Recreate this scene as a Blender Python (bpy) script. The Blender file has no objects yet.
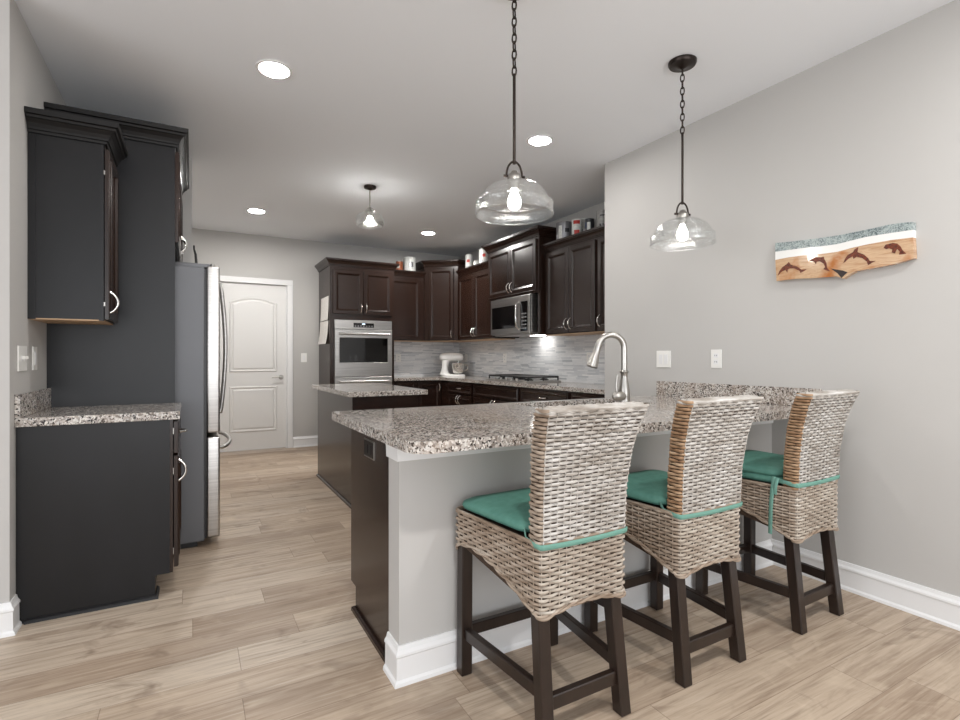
import bpy, bmesh, math, random
from mathutils import Vector, Matrix
random.seed(7)
S = bpy.context.scene
COL = S.collection
R = math.radians

# ------------------------------------------------------------ camera, sky, exposure
cam_data = bpy.data.cameras.new('camera')
cam = bpy.data.objects.new('camera', cam_data)
COL.objects.link(cam)
cam.location = (0, 0, 1.18)
cam.rotation_euler = (R(90), 0, R(-29.215))
cam_data.sensor_width = 36
cam_data.lens = 515 / 960 * 36
cam_data.shift_y = -2 / 960
cam_data.clip_start = .02
S.camera = cam

world = bpy.data.worlds.new('daylight')
S.world = world
world.use_nodes = True
bgn = world.node_tree.nodes['Background']
bgn.inputs[0].default_value = (.93, .96, 1, 1)
bgn.inputs[1].default_value = 1.0

S.view_settings.view_transform = 'Standard'
S.view_settings.look = 'None'
S.view_settings.gamma = 1
S.view_settings.use_curve_mapping = False
S.view_settings.exposure = 0.0
CAN_STRENGTH = 180.0
KITCHEN_CAN = 540.0
BULB_STRENGTH = 45.0
SEMI_FLUSH = 150.0
def fill_light(name, loc, rot, sx, sy, power):
    l = bpy.data.lights.new(name, 'AREA'); l.shape = 'RECTANGLE'; l.size = sx; l.size_y = sy
    l.energy = power; l.color = (.95, .97, 1)
    o = bpy.data.objects.new(name, l); COL.objects.link(o)
    o.location = loc; o.rotation_euler = tuple(R(a) for a in rot)
    return o
# added unseen ceiling lamps above the camera, to brighten the near floor
for x_, y_ in ((.39, .02), (2.19, .02)):
    l = bpy.data.lights.new('added_downlight', 'AREA'); l.shape = 'DISK'; l.size = .15; l.energy = 26; l.color = (1, .985, .96)
    o = bpy.data.objects.new('added_downlight', l); COL.objects.link(o); o.location = (x_, y_, 2.74)
# added unseen fill lights for window daylight, tilted up to brighten the ceiling
fill_light('daylight_fill', (.6, -3.3, 1.2), (122, 0, 0), 4.5, 1.8, 104)
fill_light('daylight_fill', (-4.9, .2, 1.2), (122, 0, -90), 3.5, 1.8, 88)

# ------------------------------------------------------------ materials
def lin(c):
    return tuple(((v / 255 + .055) / 1.055) ** 2.4 if v > 10 else v / 255 / 12.92 for v in c) + (1,)

def mat(name, col, rough=.5, metal=0., spec=.5, coat=0., bump=None, vary=None, emit=0., alpha=1.):
    m = bpy.data.materials.new(name)
    m.use_nodes = True
    nt = m.node_tree
    b = nt.nodes['Principled BSDF']
    c = lin(col)
    b.inputs['Base Color'].default_value = c
    b.inputs['Roughness'].default_value = rough
    b.inputs['Metallic'].default_value = metal
    b.inputs['Specular IOR Level'].default_value = spec
    b.inputs['Coat Weight'].default_value = coat
    b.inputs['Coat Roughness'].default_value = .12
    if emit:
        b.inputs['Emission Color'].default_value = c
        b.inputs['Emission Strength'].default_value = emit
    if vary or bump:
        tc = nt.nodes.new('ShaderNodeTexCoord')
    if vary:                       # (scale xyz, second colour)
        mp = nt.nodes.new('ShaderNodeMapping')
        mp.inputs['Scale'].default_value = vary[0]
        no = nt.nodes.new('ShaderNodeTexNoise')
        no.inputs['Scale'].default_value = 1
        no.inputs['Detail'].default_value = 5
        mx = nt.nodes.new('ShaderNodeMix'); mx.data_type = 'RGBA'
        rp = nt.nodes.new('ShaderNodeMapRange')
        rp.inputs[1].default_value = .3; rp.inputs[2].default_value = .7
        nt.links.new(tc.outputs['Object'], mp.inputs[0])
        nt.links.new(mp.outputs[0], no.inputs['Vector'])
        nt.links.new(no.outputs['Fac'], rp.inputs[0])
        nt.links.new(rp.outputs[0], mx.inputs['Factor'])
        mx.inputs['A'].default_value = c
        mx.inputs['B'].default_value = lin(vary[1])
        nt.links.new(mx.outputs['Result'], b.inputs['Base Color'])
    if bump:                       # (scale, strength)
        nb = nt.nodes.new('ShaderNodeTexNoise')
        nb.inputs['Scale'].default_value = bump[0]
        nb.inputs['Detail'].default_value = 3
        bp = nt.nodes.new('ShaderNodeBump')
        bp.inputs['Strength'].default_value = bump[1]
        bp.inputs['Distance'].default_value = .004
        nt.links.new(tc.outputs['Object'], nb.inputs['Vector'])
        nt.links.new(nb.outputs['Fac'], bp.inputs['Height'])
        nt.links.new(bp.outputs[0], b.inputs['Normal'])
    return m

class NT:
    """small helper for node trees"""
    def __init__(s, name):
        s.m = bpy.data.materials.new(name); s.m.use_nodes = True
        s.t = s.m.node_tree; s.b = s.t.nodes['Principled BSDF']
        s.tc = s.t.nodes.new('ShaderNodeTexCoord')
    def put(s, sock, v):
        if hasattr(v, 'is_output'): s.t.links.new(v, sock)
        else: sock.default_value = v
    def math(s, op, a, b=0., c=0.):
        n = s.t.nodes.new('ShaderNodeMath'); n.operation = op
        for i, v in enumerate((a, b, c)): s.put(n.inputs[i], v)
        return n.outputs[0]
    def comb(s, x, y, z):
        n = s.t.nodes.new('ShaderNodeCombineXYZ')
        for i, v in enumerate((x, y, z)): s.put(n.inputs[i], v)
        return n.outputs[0]
    def sep(s, v):
        n = s.t.nodes.new('ShaderNodeSeparateXYZ'); s.put(n.inputs[0], v); return n.outputs
    def white(s, v):
        n = s.t.nodes.new('ShaderNodeTexWhiteNoise'); n.noise_dimensions = '3D'
        s.put(n.inputs['Vector'], v); return n.outputs['Value']
    def noise(s, v, scale=1., detail=4., rough=.55, dist=0.):
        n = s.t.nodes.new('ShaderNodeTexNoise')
        s.put(n.inputs['Vector'], v); n.inputs['Scale'].default_value = scale
        n.inputs['Detail'].default_value = detail; n.inputs['Roughness'].default_value = rough
        n.inputs['Distortion'].default_value = dist
        return n.outputs['Fac']
    def voro(s, v, scale, out='Color', feature='F1', rand=1.):
        n = s.t.nodes.new('ShaderNodeTexVoronoi'); n.feature = feature
        s.put(n.inputs['Vector'], v); n.inputs['Scale'].default_value = scale
        n.inputs['Randomness'].default_value = rand
        return n.outputs[out]
    def ramp(s, f, stops, const=False):
        n = s.t.nodes.new('ShaderNodeValToRGB'); cr = n.color_ramp
        if const: cr.interpolation = 'CONSTANT'
        while len(cr.elements) < len(stops): cr.elements.new(.5)
        for e, (p, c) in zip(cr.elements, stops):
            e.position = p; e.color = lin(c)
        s.put(n.inputs[0], f); return n.outputs[0]
    def mix(s, f, a, b, mode='MIX'):
        n = s.t.nodes.new('ShaderNodeMix'); n.data_type = 'RGBA'; n.blend_type = mode
        for k, v in (('Factor', f), ('A', a), ('B', b)): s.put(n.inputs[k], v)
        return n.outputs['Result']
    def rng(s, v, a, b, c=0., d=1.):
        n = s.t.nodes.new('ShaderNodeMapRange'); s.put(n.inputs[0], v)
        for i, x in enumerate((a, b, c, d)): n.inputs[i + 1].default_value = x
        return n.outputs[0]
    def bump(s, h, strength, dist=.002):
        n = s.t.nodes.new('ShaderNodeBump'); n.inputs['Strength'].default_value = strength
        n.inputs['Distance'].default_value = dist; s.put(n.inputs['Height'], h)
        s.t.links.new(n.outputs[0], s.b.inputs['Normal'])

def cells(k, u, v, h, L):
    row = k.math('FLOOR', k.math('DIVIDE', v, h))
    rr = k.white(k.comb(row, 3.7, 1.1))
    uu = k.math('ADD', k.math('DIVIDE', u, L), k.math('MULTIPLY', rr, 7.31))
    col = k.math('FLOOR', uu)
    rnd = k.white(k.comb(row, col, 5.2))
    rnd2 = k.white(k.comb(row, col, 9.9))
    fv = k.math('FRACT', k.math('DIVIDE', v, h)); fu = k.math('FRACT', uu)
    return rnd, rnd2, fv, fu

def plank_floor():
    k = NT('oak plank floor')
    x, y, z = k.sep(k.tc.outputs['Object'])
    rnd, rnd2, fv, fu = cells(k, x, y, .178, 1.22)
    off = k.math('MULTIPLY', rnd2, 40.)
    g1 = k.noise(k.comb(k.math('MULTIPLY', x, 1.3), k.math('MULTIPLY', y, 16.), off), 1., 7., .66, 1.1)
    g2 = k.noise(k.comb(k.math('MULTIPLY', x, 3.), k.math('MULTIPLY', y, 75.), off), 1., 5., .65, .4)
    g3 = k.noise(k.comb(k.math('MULTIPLY', x, 3.2), k.math('MULTIPLY', y, 5.), off), 1., 3., .6, 1.2)
    base = k.ramp(rnd, [(0, (156, 136, 117)), (.3, (180, 161, 141)), (.55, (192, 174, 154)), (.8, (172, 153, 134)), (1, (202, 187, 169))])
    c = k.mix(k.rng(g1, .46, .72, 0, .6), base, lin((124, 101, 81)))
    c = k.mix(k.rng(g2, .5, .72, 0, .5), c, lin((112, 92, 75)))
    c = k.mix(k.rng(g2, .45, .28, 0, .35), c, lin((222, 208, 190)))
    c = k.mix(k.rng(g3, .58, .74, 0, .62), c, lin((112, 92, 76)))
    c = k.mix(k.rng(g3, .42, .22, 0, .45), c, lin((219, 203, 181)))
    gap = k.math('MAXIMUM', k.math('LESS_THAN', fv, .014), k.math('LESS_THAN', fu, .0022))
    c = k.mix(k.math('MULTIPLY', gap, .55), c, lin((98, 76, 60)))
    k.put(k.b.inputs['Base Color'], c)
    k.put(k.b.inputs['Roughness'], k.rng(g2, .2, .8, .36, .52))
    k.b.inputs['Specular IOR Level'].default_value = .4
    k.bump(g2, .12)
    return k.m

def mosaic(axis):
    k = NT('grey marble strip mosaic')
    x, y, z = k.sep(k.tc.outputs['Object'])
    u = x if axis == 'x' else y
    rnd, rnd2, fv, fu = cells(k, u, z, .0165, .17)
    n = k.noise(k.comb(k.math('MULTIPLY', u, 9.), k.math('MULTIPLY', z, 60.), k.math('MULTIPLY', rnd2, 30.)), 1., 4.)
    c = k.ramp(rnd, [(0, (178, 182, 188)), (.12, (214, 216, 219)), (.4, (236, 237, 238)), (.7, (224, 226, 228)), (.92, (198, 202, 207)), (1, (242, 242, 242))])
    c = k.mix(k.rng(n, .5, .8, 0, .3), c, lin((160, 164, 170)))
    gap = k.math('MAXIMUM', k.math('LESS_THAN', fv, .09), k.math('LESS_THAN', fu, .012))
    c = k.mix(k.math('MULTIPLY', gap, .5), c, lin((178, 178, 178)))
    k.put(k.b.inputs['Base Color'], c)
    k.b.inputs['Roughness'].default_value = .25
    return k.m

def granite():
    k = NT('speckled granite')
    v = k.tc.outputs['Object']
    d = k.noise(v, 26., 3.)
    vv = k.t.nodes.new('ShaderNodeVectorMath'); vv.operation = 'MULTIPLY_ADD'
    k.put(vv.inputs[0], k.comb(d, k.noise(v, 31.), k.noise(v, 23.)))
    vv.inputs[1].default_value = (.03, .03, .03); k.put(vv.inputs[2], v)
    w = vv.outputs[0]
    r1 = k.sep(k.voro(w, 112.))[0]
    r2 = k.sep(k.voro(w, 185.))[1]
    big = k.noise(v, 7., 4., .6)
    c = k.ramp(r1, [(0, (60, 55, 52)), (.09, (124, 115, 108)), (.2, (164, 155, 147)), (.45, (186, 179, 172)), (.68, (206, 202, 197)), (.86, (150, 143, 138))], True)
    c = k.mix(k.math('GREATER_THAN', r2, .9), c, lin((44, 39, 38)))
    c = k.mix(k.math('LESS_THAN', r2, .14), c, lin((222, 217, 210)))
    c = k.mix(k.rng(big, .45, .7, 0, .35), c, lin((150, 128, 110)))
    k.put(k.b.inputs['Base Color'], c)
    k.b.inputs['Roughness'].default_value = .09
    k.b.inputs['Specular IOR Level'].default_value = .55
    return k.m

def wicker(name, stops, seedz):
    k = NT(name)
    oi = k.t.nodes.new('ShaderNodeObjectInfo')
    x, y, z = k.sep(k.tc.outputs['Object'])
    off = k.math('MULTIPLY', oi.outputs['Random'], 37.)
    v = k.comb(k.math('ADD', k.math('MULTIPLY', x, 9.), off), k.math('MULTIPLY', y, 9.), k.math('MULTIPLY', z, 120.))
    n = k.noise(v, 1., 2., .5)
    n2 = k.noise(k.comb(k.math('MULTIPLY', x, 5.), k.math('ADD', y, off), k.math('MULTIPLY', z, 7.)), 1., 3.)
    f = k.math('ADD', k.math('MULTIPLY', n, .62), k.math('MULTIPLY', n2, .38))
    c = k.ramp(k.rng(f, .24, .76), stops)
    k.put(k.b.inputs['Base Color'], c)
    k.b.inputs['Roughness'].default_value = .6
    k.b.inputs['Specular IOR Level'].default_value = .3
    return k.m

def thin_glass(name, tint=(.96, .97, .97), seeds=True):
    m = bpy.data.materials.new(name); m.use_nodes = True
    nt = m.node_tree; nt.nodes.clear()
    out = nt.nodes.new('ShaderNodeOutputMaterial')
    tr = nt.nodes.new('ShaderNodeBsdfTransparent'); tr.inputs[0].default_value = tint + (1,)
    gl = nt.nodes.new('ShaderNodeBsdfGlossy'); gl.inputs['Roughness'].default_value = .06
    gl.inputs[0].default_value = (1, 1, 1, 1)
    lw = nt.nodes.new('ShaderNodeLayerWeight'); lw.inputs[0].default_value = .35
    mr = nt.nodes.new('ShaderNodeMapRange')
    mr.inputs[1].default_value = 0; mr.inputs[2].default_value = 1
    mr.inputs[3].default_value = .03; mr.inputs[4].default_value = .62
    mx = nt.nodes.new('ShaderNodeMixShader')
    nt.links.new(lw.outputs['Facing'], mr.inputs[0])
    nt.links.new(mr.outputs[0], mx.inputs[0])
    nt.links.new(tr.outputs[0], mx.inputs[1]); nt.links.new(gl.outputs[0], mx.inputs[2])
    if seeds:
        tc = nt.nodes.new('ShaderNodeTexCoord')
        vo = nt.nodes.new('ShaderNodeTexVoronoi'); vo.inputs['Scale'].default_value = 110
        nt.links.new(tc.outputs['Object'], vo.inputs['Vector'])
        bp = nt.nodes.new('ShaderNodeBump'); bp.inputs['Strength'].default_value = .4; bp.inputs['Distance'].default_value = .004
        nt.links.new(vo.outputs['Distance'], bp.inputs['Height'])
        nt.links.new(bp.outputs[0], gl.inputs['Normal'])
    nt.links.new(mx.outputs[0], out.inputs[0])
    return m

M = dict(
    floor=plank_floor(), granite=granite(), mosx=mosaic('x'), mosy=mosaic('y'),
    wall=mat('warm grey wall paint', (190, 188, 185), .6, spec=.3, bump=(260, .03)),
    ceil=mat('white ceiling paint', (238, 241, 245), .8, spec=.2, bump=(220, .04)),
    white=mat('white trim paint', (232, 232, 232), .35),
    door=mat('white door paint', (226, 225, 223), .4, bump=(90, .03)),
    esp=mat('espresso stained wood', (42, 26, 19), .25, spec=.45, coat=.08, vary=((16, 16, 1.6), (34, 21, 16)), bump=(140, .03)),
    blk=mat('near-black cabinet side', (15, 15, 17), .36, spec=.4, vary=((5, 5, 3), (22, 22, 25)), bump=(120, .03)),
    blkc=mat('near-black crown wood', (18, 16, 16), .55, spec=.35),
    espd=mat('dark espresso board', (22, 16, 14), .5),  # one even darker brown for the toe kicks
    maple=mat('pale maple underside', (205, 172, 138), .5, vary=((6, 40, 40), (184, 150, 116))),
    steel=mat('brushed stainless steel', (200, 198, 195), .32, 1., vary=((3, 3, 120), (180, 178, 176))),
    nickel=mat('satin nickel', (176, 173, 168), .3, 1.),
    chrome=mat('bright nickel handle', (222, 220, 216), .16, 1.),
    fside=mat('dark grey textured metal', (104, 105, 108), .42, .35, bump=(420, .12)),
    black=mat('black plastic', (18, 18, 19), .35),
    bglass=mat('black glass', (12, 12, 13), .05, spec=.7),
    iron=mat('cast iron grate', (22, 22, 23), .55, bump=(300, .1)),
    bronze=mat('oil rubbed bronze', (52, 44, 40), .32, .8),
    leg=mat('dark stained leg wood', (32, 23, 19), .3, vary=((30, 30, 4), (44, 32, 26)), bump=(160, .04)),
    green=mat('teal green cushion cloth', (80, 128, 115), .65, spec=.35, vary=((40, 40, 40), (90, 139, 126)), bump=(60, .25)),
    strap=mat('pale teal tie cloth', (112, 156, 143), .8, spec=.2, bump=(200, .3)),
    plate=mat('white switch plastic', (236, 235, 231), .3),
    wicker_b=wicker('bleached wicker strand', [(0, (112, 101, 91)), (.3, (156, 148, 139)), (.6, (188, 183, 177)), (1, (220, 218, 216))], 0),
    wicker_t=wicker('tan wicker strand', [(0, (92, 74, 60)), (.35, (140, 122, 105)), (.65, (168, 153, 138)), (1, (196, 186, 174))], 3),
    wicker_m=wicker('weathered wicker strand', [(0, (102, 87, 73)), (.3, (148, 134, 120)), (.6, (178, 167, 154)), (1, (208, 202, 194))], 7),
    wicker_o=wicker('golden brown wicker strand', [(0, (94, 69, 49)), (.4, (148, 116, 87)), (.7, (178, 150, 121)), (1, (206, 186, 160))], 5),
    core=mat('dark cane core', (62, 46, 34), .8),
    paper=mat('white paper sheet', (228, 226, 222), .8, vary=((60, 60, 60), (206, 200, 194))),
    mixer=mat('white enamel', (238, 237, 234), .2, coat=.4),
    glass=thin_glass('seeded clear glass'),
    bulb_s=mat('bright glowing bulb', (255, 250, 244), .4, emit=SEMI_FLUSH),
    lens_k=mat('bright downlight lens', (255, 252, 248), .4, emit=KITCHEN_CAN),
    bulb=mat('glowing bulb', (255, 250, 244), .4, emit=BULB_STRENGTH),
    lens=mat('glowing downlight lens', (255, 252, 248), .4, emit=CAN_STRENGTH),
    can_w=mat('white paper can label', (224, 224, 220), .45, vary=((50, 50, 50), (196, 200, 196))),
    can_g=mat('grey tin', (150, 150, 152), .35, .5, vary=((40, 40, 12), (104, 104, 110))),
    can_k=mat('black tin', (32, 34, 40), .35),
    copper=mat('copper brown tin', (150, 88, 60), .35, .3),
    red=mat('red print', (178, 52, 44), .5),
    blue=mat('dark blue print', (40, 54, 84), .5),
    lid=mat('tin lid', (150, 148, 146), .3, .9),
    clear=mat('milky plastic jar', (172, 170, 166), .3, vary=((40, 40, 40), (142, 140, 138))),
    sea=None, wood=None,
    dolph=mat('burnt brown carving', (128, 56, 26), .4, vary=((120, 120, 120), (62, 26, 14))),
    knot=mat('dark knot hollow', (54, 44, 42), .7),
)
k = NT('grey green and white sea paint'); _, yy, zz = k.sep(k.tc.outputs['Object'])
k.put(k.b.inputs['Base Color'], k.mix(k.rng(k.math('ADD', k.noise(k.tc.outputs['Object'], 160., 4.), k.math('MULTIPLY', k.noise(k.tc.outputs['Object'], 30., 2.), .5)), .55, .85), lin((78, 92, 95)), lin((172, 183, 182))))
k.b.inputs['Roughness'].default_value = .25; k.b.inputs['Coat Weight'].default_value = .5; M['sea'] = k.m
k = NT('figured driftwood'); _, yy, zz = k.sep(k.tc.outputs['Object'])
gg = k.noise(k.comb(1., k.math('MULTIPLY', yy, 5.), k.math('MULTIPLY', zz, 40.)), 1., 5., .6, 1.)
k.put(k.b.inputs['Base Color'], k.mix(k.rng(k.noise(k.tc.outputs['Object'], 9., 3.), .5, .7), k.ramp(gg, [(.3, (176, 134, 96)), (.5, (206, 174, 140)), (.7, (160, 106, 62))]), lin((176, 108, 52))))
k.b.inputs['Roughness'].default_value = .22; k.b.inputs['Coat Weight'].default_value = .6; M['wood'] = k.m

# ------------------------------------------------------------ mesh helpers
ORG = {}

class MB:
    def __init__(s):
        s.bm = bmesh.new()
        s.mi = 0
    def _mark(s, faces):
        for f in faces: f.material_index = s.mi
    def box(s, x0, x1, y0, y1, z0, z1, bev=0., seg=2):
        g = bmesh.ops.create_cube(s.bm, size=1)['verts']
        bmesh.ops.scale(s.bm, vec=(x1 - x0, y1 - y0, z1 - z0), verts=g)
        bmesh.ops.translate(s.bm, vec=((x0 + x1) / 2, (y0 + y1) / 2, (z0 + z1) / 2), verts=g)
        fs = {f for v in g for f in v.link_faces}
        s._mark(fs)
        if bev:
            es = list({e for v in g for e in v.link_edges})
            r = bmesh.ops.bevel(s.bm, geom=es, offset=bev, segments=seg, profile=.6, affect='EDGES')
            s._mark(r['faces'])
        return s
    def loops(s, loops, cap0=True, cap1=True, closed=True):
        """skin a list of equal-length vertex rings"""
        vs = [[s.bm.verts.new(p) for p in l] for l in loops]
        n = len(vs[0])
        for a, b in zip(vs, vs[1:]):
            for i in range(n if closed else n - 1):
                j = (i + 1) % n
                try: s.bm.faces.new((a[i], a[j], b[j], b[i])).material_index = s.mi
                except ValueError: pass
        for c, l in ((cap0, vs[0]), (cap1, vs[-1])):
            if c and closed and n > 2:
                try: s.bm.faces.new(l).material_index = s.mi
                except ValueError: pass
        return vs
    def tube(s, pts, r, n=10, cap=True, flat=None):
        pts = [Vector(p) for p in pts]
        rs = r if isinstance(r, (list, tuple)) else [r] * len(pts)
        t0 = (pts[1] - pts[0]).normalized()
        up = Vector((0, 0, 1)) if abs(t0.z) < .9 else Vector((1, 0, 0))
        nrm = (up - t0 * up.dot(t0)).normalized()
        loops = []
        for i, p in enumerate(pts):
            a = pts[max(i - 1, 0)]; b = pts[min(i + 1, len(pts) - 1)]
            t = (b - a).normalized()
            nrm = (nrm - t * nrm.dot(t)).normalized()
            bi = t.cross(nrm)
            fa, fb = flat or (1, 1)
            loops.append([p + (nrm * math.cos(q) * fa + bi * math.sin(q) * fb) * rs[i] for q in (2 * math.pi * j / n for j in range(n))])
        s.loops(loops, cap, cap)
        return s
    def lathe(s, prof, c=(0, 0, 0), n=32, cap=True, axis='z', arc=2 * math.pi):
        loops = []
        for r, h in prof:
            l = []
            for j in range(n):
                q = 2 * math.pi * j / n
                a, b = math.cos(q) * r, math.sin(q) * r
                l.append({'z': (c[0] + a, c[1] + b, c[2] + h), 'x': (c[0] + h, c[1] + a, c[2] + b), 'y': (c[0] + a, c[1] + h, c[2] + b)}[axis])
            loops.append(l)
        s.loops(loops, cap, cap)
        return s
    def prism(s, poly, a0, a1, axis='z', bev=0.):
        """extrude a 2D outline along an axis; x: (y,z), y: (x,z), z: (x,y)"""
        f = {'z': lambda p, h: (p[0], p[1], h), 'x': lambda p, h: (h, p[0], p[1]), 'y': lambda p, h: (p[0], h, p[1])}[axis]
        vs = s.loops([[f(p, a0) for p in poly], [f(p, a1) for p in poly]])
        if bev:
            vv = {v for l in vs for v in l}
            es = [e for e in s.bm.edges if e.verts[0] in vv and e.verts[1] in vv and ((e.verts[0] in vs[0]) == (e.verts[1] in vs[0]))]
            r = bmesh.ops.bevel(s.bm, geom=es, offset=bev, segments=2, profile=.6, affect='EDGES')
            s._mark(r['faces'])
        return s
    def sweep(s, path, prof, side=1, z0=0.):
        """mitred moulding: prof is (outward, up), path a 2D polyline"""
        P = [Vector(p) for p in path]
        nn = []
        for a, b in zip(P, P[1:]):
            d = (b - a).normalized(); nn.append(Vector((d.y, -d.x)) * side)
        loops = []
        for i, p in enumerate(P):
            if i == 0: m = nn[0]
            elif i == len(P) - 1: m = nn[-1]
            else: m = (nn[i - 1] + nn[i]) / (1 + nn[i - 1].dot(nn[i]))
            loops.append([(p.x + m.x * o, p.y + m.y * o, z0 + h) for o, h in prof])
        s.loops(loops)
        return s
    def build(s, name, mats, parent=None, smooth=None, recalc=True):
        if recalc: bmesh.ops.recalc_face_normals(s.bm, faces=s.bm.faces[:])
        me = bpy.data.meshes.new(name)
        L = ORG.get(parent, Vector((0, 0, 0)))
        if L.length: bmesh.ops.translate(s.bm, vec=-L, verts=s.bm.verts[:])
        s.bm.to_mesh(me); s.bm.free()
        for m in (mats if isinstance(mats, (list, tuple)) else [mats]): me.materials.append(M[m] if isinstance(m, str) else m)
        if smooth:
            me.polygons.foreach_set('use_smooth', [True] * len(me.polygons))
            me.set_sharp_from_angle(angle=R(smooth))
        o = bpy.data.objects.new(name, me)
        COL.objects.link(o)
        if parent:
            o.parent = parent
            ORG[o] = L
        return o

def tag(o, label, cat, group=None):
    o['label'] = label; o['category'] = cat
    if group: o['group'] = group
    return o
def thing(name, loc, label, cat, group=None):
    o = bpy.data.objects.new(name, None); COL.objects.link(o)
    o.empty_display_size = .1
    o.location = loc; ORG[o] = Vector(loc)
    return tag(o, label, cat, group)
def struct(o):
    o['kind'] = 'structure'; return o
def boxo(name, m, parent, *a, **kw):
    return MB().box(*a, **kw).build(name, m, parent)

# ------------------------------------------------------------ the room
H = 2.75
XL, XR, XK, YB = -.68, 2.92, 3.62, 7.13
struct(boxo('floor', 'floor', None, -5.5, 4.2, -3.5, 7.5, -.06, 0))
struct(boxo('ceiling', 'ceil', None, -5.5, 4.2, -3.5, 7.5, H, H + .08))
struct(boxo('wall_right', 'wall', None, XR, XK + .3, -3.5, 3.15, 0, H))
struct(boxo('wall_right_kitchen', 'wall', None, XK, XK + .14, 3.15, YB + .14, 0, H))
DX0, DX1, DH = .285, 1.088, 2.13
b = MB()
b.box(-1.6, DX0, YB, YB + .14, 0, H); b.box(DX1, XK, YB, YB + .14, 0, H); b.box(DX0, DX1, YB, YB + .14, DH, H)
struct(b.build('wall_back', 'wall'))
struct(boxo('wall_left', 'wall', None, XL - .14, XL, 2.9, YB, 0, H))
struct(boxo('wall_left_front', 'wall', None, -5.5, XL - .14, 2.9, 3.04, 0, H))
struct(boxo('wall_left_alcove', 'wall', None, XL, 0., 4.63, 4.75, 0, H))
struct(boxo('wall_peninsula', 'wall', None, .655, XR, 1.772, 1.885, 0, .8755))

BB = [(0, 0), (.024, 0), (.022, .012), (.015, .02), (.014, .098), (.018, .104), (.017, .112), (.010, .122), (.006, .138), (0, .138)]
struct(MB().sweep([(XR, -3.5), (XR, 1.772)], BB, -1).build('baseboard_right', 'white'))
struct(MB().sweep([(.655, 1.885), (.655, 1.772), (XR - .02, 1.772)], BB, 1 * -1 if False else 1).build('baseboard_peninsula', 'white')) if False else None
struct(MB().sweep([(XR - .02, 1.772), (.655, 1.772), (.655, 1.884)], BB, -1).build('baseboard_peninsula', 'white'))
struct(MB().sweep([(DX1 + .075, YB), (1.49, YB)], BB, 1).build('baseboard_back', 'white'))
struct(MB().sweep([(-5.5, 2.9), (XL, 2.9), (XL, 2.98)], BB, 1).build('baseboard_left', 'white'))
AP = [(0, 0), (.010, 0), (.012, .045), (.017, .05), (.017, .0685), (0, .0685)]
struct(MB().sweep([(XR - .001, 1.772), (.655, 1.772), (.655, 1.884)], AP, -1, .8065).build('trim_peninsula', 'white'))

# door at the back of the kitchen
d = MB()
d.box(DX0 + .004, DX1 - .004, YB + .02, YB + .055, .012, DH - .004)
def panel_ring(b, pts, y, ins, dep):
    cx = sum(p[0] for p in pts) / len(pts); cz = sum(p[1] for p in pts) / len(pts)
    def off(e):
        out = []
        for i, p in enumerate(pts):
            a = Vector(pts[i - 1]); c = Vector(p); n = Vector(pts[(i + 1) % len(pts)])
            d1 = (c - a).normalized(); d2 = (n - c).normalized()
            n1 = Vector((-d1.y, d1.x)); n2 = Vector((-d2.y, d2.x))
            m = (n1 + n2) / max(.3, 1 + n1.dot(n2)); out.append(c + m * e)
        return out
    b.loops([[(p[0], yy, p[1]) for p in off(e)] for e, yy in ((0, y - .0005), (ins * .35, y - dep), (ins, y - dep * .2), (ins * 1.6, y - dep))], False, True)
px0, px1 = DX0 + .12, DX1 - .12
arch = [(px0, 1.0), (px1, 1.0), (px1, 1.89)] + [(px0 + (px1 - px0) * t, 1.89 + .065 * math.sin(math.pi * t)) for t in (.9, .8, .7, .6, .5, .4, .3, .2, .1)] + [(px0, 1.89)]
panel_ring(d, arch, YB + .02, .034, .010)
panel_ring(d, [(px0, .24), (px1, .24), (px1, .82), (px0, .82)], YB + .02, .034, .010)
dr = struct(d.build('door_1', 'door'))
hd = MB(); hx, hz = DX1 - .07, .93
hd.lathe([(.030, 0), (.030, -.006), (.024, -.012)], (hx, YB + .0195, hz), 20, axis='y')
hd.tube([(hx, YB + .014, hz), (hx, YB - .03, hz)], .009)
hd.tube([(hx + .01, YB - .03, hz), (hx - .04, YB - .034, hz + .004), (hx - .12, YB - .03, hz - .003)], [.009, .008, .006])
hd.build('door_handle', 'nickel', dr, 40)
c = MB()
c.box(DX0 - .07, DX0, YB - .016, YB + .02, 0, DH, .004); c.box(DX1, DX1 + .07, YB - .016, YB + .02, 0, DH, .004)
c.box(DX0 - .07, DX1 + .07, YB - .0165, YB + .02, DH, DH + .07, .004)
c.box(DX0 - .001, DX0 + .012, YB + .012, YB + .13, 0, DH); c.box(DX1 - .012, DX1 + .001, YB + .012, YB + .13, 0, DH)
c.build('trim_1', 'white')['kind'] = 'structure'

# mosaic splash, a skin on the kitchen walls
struct(boxo('wall_right_mosaic', 'mosy', None, XK - .008, XK, 3.155, YB - .008, .915, 1.43))
struct(boxo('wall_back_mosaic', 'mosx', None, 2.337, XK - .008, YB - .008, YB, .915, 1.43))

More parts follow.
